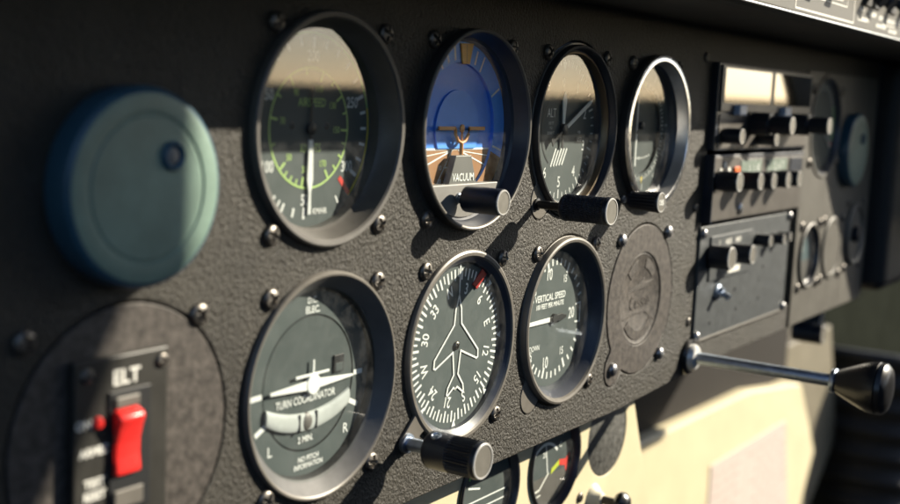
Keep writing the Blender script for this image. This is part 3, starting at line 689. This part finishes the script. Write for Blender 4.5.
pr = [(-3.6, 10.4), (-6.2, 9.2), (-7.0, 8.0), (-6.0, 5.4), (-4.9, 1.2), (-4.8, -2.4), (-5.4, -6.4), (-5.2, -7.4), (-3.6, -7.8)]
bb = bmesh.new(); A = [bb.verts.new((-7.6, yy, zz)) for yy, zz in pr]; B = [bb.verts.new((.9, yy, zz)) for yy, zz in pr]
bb.faces.new(A); bb.faces.new(B[::-1])
for i in range(len(pr)): bb.faces.new((A[i], B[i], B[(i + 1) % len(pr)], A[(i + 1) % len(pr)]))
bmesh.ops.recalc_face_normals(bb, faces=bb.faces[:]); bmesh.ops.bevel(bb, geom=bb.edges[:], offset=.7, segments=3, affect='EDGES', profile=.5)
for f in bb.faces: f.smooth = True
b.merge(bb, 'rocker', True); b.build('rocker', t)
b = MB(); b.lathe([(1.7, -2.9), (1.7, -3.4), (1.2, -4.2), (0, -4.5)], 'rocker', (-12.0, 0, 7.6), 24); b.build('indicator_lamp', t)
for x, z in ((-15.4, 20.4), (9.6, 20.6), (9.6, -25)): screw(t, x, z, -2.9, sc=.62)

# ------------------------------------------------------------------ air vents
def vent(name, label, x, z, m_side):
    t = thing(name, label, 'air vent', x, 0, z, 'round air vents')
    b = MB(); b.lathe([(20, 2.4), (20, 0.0), (26.0, -.3), (26.2, -5.8), (25.6, -7.4), (24.4, -8.2)], m_side)
    b.lathe([(24.4, -8.2), (23.0, -8.5), (19.6, -8.3), (19.2, -7.9), (18.6, -7.9), (18.2, -8.2), (0, -8.4)], 'vent'); b.build('vent_cap', t)
    b = MB(); b.lathe([(3.9, -8.2), (3.9, -9.2), (3.3, -9.7), (2.5, -9.2), (2.3, -8.6), (0, -8.6)], 'vent_side', (7.6, 0, 8.2), 32); b.lathe([(2.2, -8.7), (1.6, -9.1), (0, -9.2)], 'grey', (7.6, 0, 8.2), 24); b.build('pull_knob', t)
    return t
vent('air_vent', 'teal round air vent cap at the left end, half in sunlight', -81.8, -14.6, 'vent_side')
vent('air_vent', 'dark blue-green round air vent in shadow beside the black side padding', 581, -13.6, 'vent_side')

# ------------------------------------------------------------------ radio stack
t = thing('navigation_radio', 'top radio of the stack with two wide glossy display windows', 'radio', 314, 0, -11)
b = MB(); b.box(0.5, 158.5, -4.0, 30, .4, 47.2, 'radio_dark', .6); b.box(4, 156, -4.6, -3.9, 1.6, 20, 'radio', .3); b.box(3.0, 157, -5.2, -3.9, 21.2, 46.2, 'radio_dark', .5); b.build('radio_case', t)
for x0, x1 in ((6, 79), (85, 155)):
    b = MB(); b.box(x0, x1, -5.6, -5.0, 26.0, 44.6, 'screen', .15); b.build('display_window', t)
for x in (28.6, 104.5):
    b = MB(); b.box(x - 5.5, x + 5.5, -8.5, -4.4, 19.6, 25.2, 'button', .6); b.build('push_button', t)
knob(t, -1.5 + 314 - 314 + 12, 8.6, -5, -15, 4.2, 0); knob(t, 66.5, 7.2, -5, -15, 4.2, 0)
for x in (52.5, 122.5):
    knob(t, x, 15.2, -5.0, -16, 6.4, 20, .1, rim='knob', face='knob'); knob(t, x, 15.2, -16.1, -28, 5.0, 18, .1, face='knobface')
t = thing('transponder_radio', 'second radio in the stack with orange lamp and pale grey readouts', 'radio', 314, 0, -50)
b = MB(); b.box(.5, 158.5, -3.0, 30, .5, 37.0, 'radio_dark', .6); b.box(3, 156, -3.9, -2.9, 1.4, 34.6, 'radio', .3)
b.box(-1, 0.4, -5.4, 1, .6, 37.2, 'radio_dark', .2)
b.box(2.5, 41, -4.4, -3.8, 17, 36, 'radio', .3); b.build('radio_case', t)
for x0, x1 in ((42.5, 76), (86, 122)):
    b = MB(); b.box(x0, x1, -4.4, -3.85, 25.2, 33.4, 'lcd', .2)
    for k in range(3): b.text('118'[k] if x0 < 50 else '247'[k], x0 + 14 + 7 * k, 29.2, 4.6, -4.5, 'white', sx=.8, bold=.03)
    b.build('readout', t)
b = MB(); b.box(128, 152, -4.5, -3.85, 25, 33.6, 'radio_dark', .3); b.build('blank_window', t)
b = MB(); b.box(30, 38.4, -5.6, -4.3, 24.6, 30.4, 'orange_lamp', .5); b.build('indicator_lamp', t)
for x, z in ((10, 28.2), (16, 31.6), (22, 28.6), (7, 21.5)):
    b = MB(); b.lathe([(1.8, -4.3), (1.8, -5.2), (0, -5.4)], 'label', (x, 0, z), 16); b.build('push_button', t)
for x, z, R in ((6.5, 23.6, 5.4), (39.5, 22.8, 5.0), (61.5, 22.4, 4.8), (87.0, 22.2, 4.8)): knob(t, x, z, -5, -17, R, 18, .1)
knob(t, 108, 22.2, -5, -17, 4.8, 0)
b = MB(); b.lathe([(3.2, -3.8), (3.2, -4.8), (2.4, -5.4), (0, -5.6)], 'alu', (46.0, 0, 6.4), 24); b.build('phone_jack', t)
for x, z in ((33, 14), (64.5, 9.4)):
    b = MB(); b.lathe([(2.0, -3.7), (1.6, -4.0), (0, -4.0)], 'ink', (x, 0, z), 16); b.build('socket', t)
t = thing('audio_panel', 'blue-grey plate with small black knobs and a toggle switch, lowest in the radio stack', 'control panel', 311, 0, -115)
b = MB(); b.box(0, 149.5, -1.4, 20, 0, 63.6, 'audio', .4); b.box(1.0, 148.6, -1.9, -1.3, .4, 1.6, 'bez_grey', .2); b.build('plate', t)
b = MB(); b.box(14, 79, -2.4, -1.35, 33, 57.5, 'audio', .3)
for k, x in enumerate((26, 40, 55)): b.text(('1', 'AUX', 'NAV')[k], x, 53.4, 3.0, -2.5, 'label', bold=.1)
b.box(42, 60, -2.6, -2.3, 35.0, 38.4, 'label', .1); b.build('selector_plate', t)
knob(t, 14.5, 47, -2.5, -14, 6.6, 0); knob(t, 47.5, 46.3, -2.5, -14, 5.6, 0); knob(t, 88.5, 50.6, -1.5, -10, 3.6, 0); knob(t, 113.5, 49.6, -1.5, -10, 3.2, 0); knob(t, 128, 50, -1.5, -9, 2.8, 0)
b = MB(); b.lathe([(4.4, -1.3), (4.4, -2.6), (3.0, -3.2), (2.6, -5.4), (0, -5.4)], 'chrome', (30, 0, 25.5), 24); b.tube([(30, -4, 25.5), (29.6, -9, 23)], [1.3, 2.0], 'chrome', 14); b.build('toggle_switch', t)
for x, z in ((22, 9), (62, 12), (100, 14), (58, 24), (104, 33)):
    b = MB(); b.lathe([(1.5, -1.3), (1.3, -1.6), (0, -1.5)], 'ink', (x, 0, z), 14); b.build('hole', t)
for x, z in ((3.5, 60), (146, 61.4), (146.2, 3.2), (3, 4)): screw(t, x, z, -1.4, True, .85)

# ------------------------------------------------------------------ right-hand instruments
t = thing('warm_grey_subpanel', 'warm grey painted sub-panel right of the radios, half crossed by a shadow', 'sub-panel', 475, 0, -127.6)
sheet('plate', [(0, 0), (171, 0), (171, 166), (0, 166)], [circ(45, 130.6, 33), circ(30, 44.6, 19.5)], 1.2, .3, 'subpanel', t, -1.4)
t = thing('manifold_gauge', 'dark round gauge right of the top radio, mostly in shadow', 'gauge', 520, -1.4, 3)
bezel(t, [(33, 1.5), (35, 1.2), (35, -.4), (34.4, -.9), (32.4, -.8)], 'subpanel', [(32.4, -.8), (30, 2), (29.6, 3)])
d = MB(); d.disc(29.6, 3, 'dial'); can(d, 29.6, 3.1)
for k in range(25): d.tick(-120 + k * 10, 24, 28, .8, 2.88, 'white')
d.ring(26, 28, 60, 110, 2.85, 'dgreen'); d.tick(118, 23, 28.4, 1.4, 2.8, 'red'); d.build('dial', t)
n = MB(); n.prism(rotp([(-.8, -5), (.8, -5), (.4, 24), (-.4, 24)], 2.2), 1.8, 2.2, 'white', .1); n.lathe([(2.2, 2.8), (2.2, 1.6), (0, 1.5)], 'ink', seg=20); n.build('needle', t)
glass(t, 30.6, .6); four(t, 31.5, 24)
t = thing('small_round_gauge', 'small round gauge with blue-lit glass low on the warm grey sub-panel', 'gauge', 505, -1.4, -83)
bezel(t, [(19, 1.2), (22, 1), (22, -1.4), (21.2, -1.9), (19.8, -1.6)], 'subpanel', [(19.8, -1.6), (18.6, 2), (18.6, 3.6)])
d = MB(); d.disc(18.6, 3.6, 'teal'); d.flat(seg(18.2, -4, False), 3.48, 'gaugegrey'); can(d, 18.6, 3.8); d.tick(-20, 2, 15, .8, 3.3, 'white'); d.build('dial', t)
glass(t, 19, .6); four(t, 19.8, 20.4)
t = thing('blank_gauge_cover', 'plain round blank cover between the small blue gauge and the panel end', 'cover plate', 556, -1.4, -82)
b = MB(); b.lathe([(22, 0), (22, -1.0), (21.4, -1.5), (18.6, -1.5), (18.2, -1.1), (0, -1.1)], 'subpanel'); b.build('plate', t); four(t, 22, 20.4)
t = thing('round_outlet_ring', 'shaded round ring fitting at the far end of the panel, below the dark vent', 'fitting', 612, -1.4, -76)
b = MB(); b.lathe([(23, 0), (23, -2.2), (21.6, -3.0), (19.6, -2.4), (18.6, -.6), (0, -.4)], 'bez_grey'); b.build('ring', t)
b = MB(); b.lathe([(6, -.5), (6, -4), (4.6, -5), (0, -5)], 'knob', seg=32); b.build('centre_knob', t); four(t, 20, 24, sc=.9)

# ------------------------------------------------------------------ push-pull control
t = thing('push_pull_control', 'polished steel control rod with large glossy black knob pulled out of the panel', 'control', 307.5, 0, -121.3)
b = MB(); b.lathe([(9.6, 1), (9.6, -1.6), (8.8, -2.6), (7.4, -2.8)], 'glossy_black', seg=48); b.build('grommet', t)
b = MB(); b.lathe([(7.4, -2.2), (7.2, -4.0), (6.0, -5.6), (4.2, -6.2), (3.3, -6.2)], 'brightring', seg=48); b.build('collar', t)
b = MB(); b.lathe([(3.2, 0), (3.2, -79), (3.1, -79.6)], 'chrome', seg=40); b.build('rod', t)
b = MB(); b.lathe([(3.2, -77.5), (6.0, -77.5), (6.2, -78.2), (6.2, -79.6), (5.6, -80)], 'chrome', seg=40); b.build('ferrule', t)
b = MB(); b.lathe([(0, -79.8), (5.4, -79.9), (6.6, -82), (8.6, -86.5), (11.0, -92), (12.4, -96), (12.9, -99), (12.95, -100.5), (12.3, -100.9), (12.9, -101.3), (12.6, -103.6), (10.6, -105.6), (6, -106.8), (0, -107.1)], 'glossy_black', seg=72); b.build('knob', t)

# ------------------------------------------------------------------ lower cream panel with engine gauges
LY = 20.0
t = thing('lower_panel', 'cream painted lower panel holding the small engine gauges', 'lower panel', 0, 0, 0)
sheet('face_sheet', [(-330, -120), (276, -120), (296, -165), (330, -240), (-330, -240)], [circ(141, -158.5, 23.4), circ(200.5, -158.5, 23.4), circ(257, -157.5, 22.0)], 2.0, .4, 'cream', t, LY)
b = MB(); b.prism([(276.2, -119), (296.2, -165), (330.2, -240), (331, -240), (297.2, -165), (277.2, -119)], LY + 1.8, LY + 24, 'cream'); b.build('side_return', t)
for x, z in ((229, -184), (112, -186), (170, -186)): screw(t, x, z, LY, sc=.8)
def small_gauge(label, x, z, style, name='engine_gauge'):
    t = thing(name, label, 'gauge', x, LY, z, 'small engine gauges')
    bezel(t, [(23.3, 2.2), (24.6, 0), (24.6, -1.0), (24.0, -1.6), (23.0, -1.4)], 'bez_black', [(23.0, -1.4), (21.8, 1.2), (21.8, 2.6)])
    d = MB(); Y = 2.6; y = Y - .1; d.disc(21.8, Y, 'dial2'); can(d, 21.8, 2.8)
    if style == 'lines':
        for k in range(5): d.stroke([(-17 + k, -3 - 4 * k), (18 - k, -3 - 4 * k)], .7, y, 'lime' if k == 9 else 'white')
        d.stroke([(-8, 9), (-2, 6), (3, 10)], 1.0, y, 'white'); d.ring(14, 15.4, -60, -25, y, 'dgreen'); d.stroke([(-13, 4), (-4, 2)], .9, y, 'white')
    else:
        d.ring(15.0, 16.4, -62, 48, y, 'white', (-5, -7)); d.text('20', -5.6, 3.6, 2.6, y, 'white', bold=.05); d.text('C', 10, 5.6, 2.6, y, 'white', bold=.05); d.text('F', 12, 11.4, 2.6, y, 'white', bold=.05)
        d.stroke([(-5.0, 8), (-2.4, -5.6)], .8, y - .1, 'white')
        d.flat(seg(21.6, -7.0, False), y, 'gaugegrey')
        d.flat([(1.0, -7.4), (9.0, -4.6), (9.0, -1.8), (1.6, -4.6)], y - .1, 'lime'); d.flat([(9.2, -4.6), (15.0, -6.0), (16.4, -9.4), (20.2, -2.0), (19.0, -.2), (15.6, -2.8), (9.2, -1.8)], y - .1, 'red')
        d.stroke([(-17, -13.4), (-9.6, -12.6), (-1.4, -6.2)], 1.0, y - .1, 'label'); d.stroke([(-16, -16), (-8.6, -15.4)], .7, y - .1, 'label')
    d.build('dial', t)
    glass(t, 22.4, .6, 'glass2'); return t
small_gauge('small lower gauge with pale horizontal lines, partly behind the heading knob', 141, -158.5, 'lines')
small_gauge('small lower gauge with yellow-green and red marks above a grey mask', 200.5, -158.5, 'arc')
t = thing('blanking_disc', 'scuffed dark blanking disc in the cream lower panel', 'cover plate', 257, LY, -157.5)
b = MB(); b.lathe([(22.0, 1.6), (22.0, .6), (21.4, .3), (0, .3)], 'blankgauge'); b.build('disc', t)
t = thing('pull_knob', 'small black mushroom knob with cream collar on the lower panel', 'control', 244, LY, -188)
b = MB(); b.lathe([(7.5, 0), (6.6, -1.4), (5.0, -2.6), (3.4, -5.5), (2.4, -6)], 'pale', seg=32); b.build('collar', t)
b = MB(); b.lathe([(2.2, -4), (2.2, -13)], 'ink', seg=20); b.build('shaft', t)
b = MB(); b.lathe([(0, -12.4), (3, -12.6), (5.2, -13.6), (6.4, -15.4), (6.2, -17.4), (4.6, -19.4), (2, -20.4), (0, -20.6)], 'glossy_black', seg=40); b.build('knob_head', t)

# ------------------------------------------------------------------ cream console, side parts and lining beneath the panel
CY = 205.0
t = thing('console_box', 'cream painted console box under the panel carrying a pale placard', 'console', 0, 0, 0)
b = MB(); b.prism([(560, -300), (1014, -306), (1205, -331), (1218, -338), (1297, -440), (1290, -450), (1180, -620), (560, -620)], CY, CY + 90, 'cream', 3); b.build('box_shell', t)
b = MB(); b.box(560, 1190, CY + 14, CY + 80, -322, -120, 'brown', 2); b.build('painted_shade_board', t)  # dark board stands in for the panel's shadow on the upper console
t2 = thing('placard', 'pale pink-white placard with faded print on the cream console', 'placard', 907.3, CY, -440.5)
t2.scale = (1.236, 1, 1.236)
b = MB(); b.prism([(-40, -30), (237, -30), (237, 0), (201, 58), (0, 58), (-40, 58)][:0] or [(0, -60), (236, -60), (201, 58), (0, 58)], -1.2, -.2, 'placard', .2); b.build('sheet', t2)
b = MB()
random.seed(3)
b.stroke([(5, 53), (197, 53), (226, -56)], 1.2, -1.35, 'placard_ink'); b.stroke([(5, 53), (5, -56)], 1.2, -1.35, 'placard_ink'); b.stroke([(92, 48), (92, -56)], .8, -1.35, 'placard_ink')
for k in range(11):
    x = 10
    while x < 186 + k * 2.4:
        wd = random.uniform(8, 22); z = 45 - k * 9.4
        if not (x < 95 and x + wd > 88): b.flat([(x, z - 1.4), (x + wd, z - 1.4), (x + wd, z + 1.1), (x, z + 1.1)], -1.35, 'placard_ink')
        x += wd + random.uniform(3, 7)
b.build('faded_print', t2)
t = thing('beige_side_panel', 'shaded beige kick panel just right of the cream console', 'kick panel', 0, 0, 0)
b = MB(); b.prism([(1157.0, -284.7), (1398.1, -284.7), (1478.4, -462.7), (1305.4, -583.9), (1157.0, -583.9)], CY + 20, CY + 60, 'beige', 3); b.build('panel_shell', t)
t = thing('bellows_boot', 'dark ribbed boot at the lower right edge behind the black rod knob', 'control boot', 0, 0, 0)
pts = []; rad = []
for k in range(60):
    u = k / 59; pts.append((1572 - 60 * u, 190, -348 - 330 * u)); rad.append(92 + 5 * math.sin(u * 60))
b = MB(); b.tube(pts, rad, 'padding', 40); b.build('boot', t)
t = thing('side_padding', 'black padded side wall at the right end of the instrument panel', 'side padding', 0, 0, 0)
b = MB(); b.box(656.5, 1100, -16, 160, -124, 53, 'padding', 9, 4); b.build('padding', t)
t = thing('underpanel_knob', 'dark knob with pale cap below the right end of the panel', 'control', 0, 0, 0)
knob(t, 596, -152, 32, 10, 7.5, 0, rim='knob'); knob(t, 640, -150, 40, 24, 7, 0)
fw = MB(); fw.box(-400, 3600, 420, 426, -1500, -60, 'firewall'); tag(fw.build('firewall_lining'), kind='structure')
bk = MB(); bk.box(-330, 650, 60, 64, -132, 70, 'ink'); tag(bk.build('panel_light_blocker'), kind='structure')  # unseen black slab, added to keep the space under the panel dark

# ------------------------------------------------------------------ glareshield with switch strip
t = thing('glareshield', 'dark overhanging glareshield above the instruments', 'glareshield', 0, 0, 0)
b = MB()
bb = bmesh.new()
pf = [(6, 53.4), (-54, 53.0), (-58.5, 53.2), (-61.5, 54.2), (-63.0, 56), (-63.0, 57), (-61.8, 57), (-61.8, 112), (-50, 122), (6, 130)]
A = [bb.verts.new((-330, yy, zz)) for yy, zz in pf]; B = [bb.verts.new((780, yy, zz)) for yy, zz in pf]
bb.faces.new(A); bb.faces.new(B[::-1])
for i in range(len(pf)):
    f = bb.faces.new((A[i], B[i], B[(i + 1) % len(pf)], A[(i + 1) % len(pf)]))
bmesh.ops.recalc_face_normals(bb, faces=bb.faces[:]); b.merge(bb, 'shield'); b.build('shell', t)
b = MB(); b.box(-330, 780, -64.0, -62.2, 55.4, 56.5, 'alu', .35); b.build('edge_trim', t)
t = thing('switch_strip', 'grey lettered switch strip along the glareshield edge at the top right', 'switch panel', 0, 0, 0)
b = MB(); b.box(-100, 700, -62.9, -61.9, 57.1, 110, 'strip', .2); yy = -63.0
b.stroke([(249, 72), (249, 58.6), (343, 58.6), (343, 90)], .8, yy, 'label'); b.stroke([(270, 72), (270, 65.5), (330, 65.5), (330, 70)], .6, yy, 'label')
b.stroke([(351, 61), (351, 65)], .7, yy, 'label'); b.stroke([(351, 61), (366, 61), (366, 63)], .6, yy, 'label'); b.stroke([(400, 60), (400, 62), (428, 62)], .6, yy, 'label')
random.seed(5)
def scrib(x0, x1, z, h):
    x = x0
    while x < x1:
        wd = random.uniform(1.2, 3.4); b.flat([(x, z - h / 2), (min(x + wd, x1), z - h / 2), (min(x + wd, x1), z + h / 2), (x, z + h / 2)], yy - .02, 'label'); x += wd + random.uniform(.5, 1.1)
scrib(278, 322, 68.6, 2.2); scrib(352, 362, 67, 2.4); scrib(370, 386, 65.6, 2.4); scrib(392, 404, 65, 2.4); scrib(408, 440, 64.6, 2.4); scrib(358, 372, 61.8, 2.0); scrib(388, 408, 60.6, 2.0); scrib(415, 432, 59.4, 2.0); scrib(333, 341, 74, 2.4)
b.build('strip_plate', t)
for x, z in ((248, 78), (277, 78), (309, 78)):
    k_ = MB(); k_.lathe([(4.4, -62.9), (4.4, -64.4), (2.8, -65.2), (0, -65.2)], 'knob', (x, 0, z), 20); k_.tube([(x, -64, z), (x - 1, -71, z - 8)], [1.8, 3.6], 'knob', 16); k_.build('toggle_switch', t)
for x in (366, 384, 418, 446):
    k_ = MB(); k_.box(x - 7, x + 7, -64.0, -62.8, 69, 92, 'ink', .3); k_.lathe([(3.2, -63.8), (3.4, -66), (0, -66)], 'knob', (x, 0, 76), 16); k_.tube([(x, -65, 76), (x - 1, -72, 71)], [2.2, 3.8], 'knob', 16); k_.build('rocker_switch', t)

# ------------------------------------------------------------------ unseen blockers outside the view, outlined to shape the sun patch
def sunplane(pts, tdist):
    return [(x + 1.5 * tdist, -tdist, z + .87 * tdist) for x, z in pts]
def sun_blocker(name, pts, tdist, thick):
    P = sunplane(pts, tdist); b = MB()
    b.prism([(x, z) for x, _, z in P], P[0][1], P[0][1] - thick, 'padding'); return b.build(name)
tag(sun_blocker('left_sun_blocker', [(-79, 75), (-79, -41), (-93, -64), (-107, -91), (-136, -132), (-400, -160), (-400, 75)], 300, 14), kind='structure')  # unseen blocker, outline cut to the left shadow edge
tag(sun_blocker('windshield_sun_blocker', [(498, 16), (638, -128), (648, -142), (900, -142), (900, 16)], 91, 8), kind='structure')  # unseen windshield post, widened to shade the right end of the panel

M['apron'] = mat('dark_apron', (0.035, 0.035, 0.035), 1.0, 0, 0.0, None, (0.3, 0.8, 1.2))
g = MB(); g.box(-8e6, 8e6, -8e6, 8e6, -1900, -1800, 'apron'); tag(g.build('ground'), kind='structure')  # unseen ground, added to end the reflected sky at the horizon
# ------------------------------------------------------------------ unseen cabin walls and land, added to cut sky light and shape reflections
M['blocker'] = mat('dark_blocker', (0.035, 0.034, 0.033), 0.8, 0, 0.2, None, (8, 0.8, 1.2))
b = MB(); b.box(-820, 480, -1150, -1131, -900, 180, 'blocker', 6); tag(b.build('rear_sky_blocker'), kind='structure')  # unseen wall, its height set to limit sky light on the panel
b = MB(); b.box(-840, -821, -1150, 300, -900, -20, 'blocker', 6); b.box(-840, -821, -1150, -760, -19, 421, 'blocker', 6); tag(b.build('side_sky_blocker'), kind='structure')  # unseen wall blocking low sky light, open above for blue fill
b = MB(); b.box(-840, 1300, -1150, 420, -930, -902, 'blocker', 6); tag(b.build('cabin_floor'), kind='structure')
M['horizon_edge'] = mat('dark_horizon_edge', (0.03, 0.035, 0.025), 1.0, 0, 0.0, None, (0.02, 0.7, 1.3))  # for an unseen ridge added to raise the horizon in the glass reflections
b = MB(); R0 = 400000.0
pts = [(R0 * math.sin(math.radians(a)), -0.0 + R0 * math.cos(math.radians(a))) for a in range(60, 176, 4)]
top = [2600 + 700 * math.sin(a * .9) * math.sin(a * .37) for a in range(len(pts))]
for i in range(len(pts) - 1):
    (xa, ya), (xb, yb) = pts[i], pts[i + 1]
    for k_, (s0, s1) in enumerate(((1.0, 1.05),)):
        v = [b.bm.verts.new(p) for p in ((xa, ya, -1900), (xb, yb, -1900), (xb * s1, yb * s1, top[i + 1]), (xa * s1, ya * s1, top[i]), (xb * 1.15, yb * 1.15, -1900), (xa * 1.15, ya * 1.15, -1900))]
        b.bm.faces.new((v[0], v[1], v[2], v[3])); b.bm.faces.new((v[3], v[2], v[4], v[5]))
b.mi('horizon_edge'); tag(b.build('horizon_blocker'), kind='structure')
def wall_x(name, x0, x1, polys):
    """unseen light-shaping wall built from outlines in (y, z)"""
    b = MB()
    for P in polys:
        bb = bmesh.new(); A = [bb.verts.new((x0, y, z)) for y, z in P]; B = [bb.verts.new((x1, y, z)) for y, z in P]
        bb.faces.new(A); bb.faces.new(B[::-1]); n = len(P)
        for i in range(n): bb.faces.new((A[i], B[i], B[(i + 1) % n], A[(i + 1) % n]))
        bmesh.ops.recalc_face_normals(bb, faces=bb.faces[:]); b.merge(bb, 'blocker')
    return tag(b.build(name), kind='structure')
wall_x('sun_window_blocker', 1300, 1316, [[(-40, 62), (-1400, 1290), (-1400, 1500), (60, 1500), (60, 62)], [(-520, 130), (-1400, 130), (-1400, 890)], [(-362, 6), (-362, -900), (-1400, -900), (-1400, 6)]])  # unseen wall, openings cut to the sun's path and the reflected sky
b = MB(); b.box(481, 1299, -1401, -1385, 150, 1500, 'blocker'); b.box(481, 1299, -1401, -1385, -900, -8, 'blocker'); b.box(465, 480, -1400, -1131, -900, 1500, 'blocker'); b.box(-100, 1400, -1401, -60, 1501, 1515, 'blocker'); tag(b.build('rear_slot_blocker'), kind='structure')  # unseen sky blockers, leaving a slot for the sky reflected in the glass
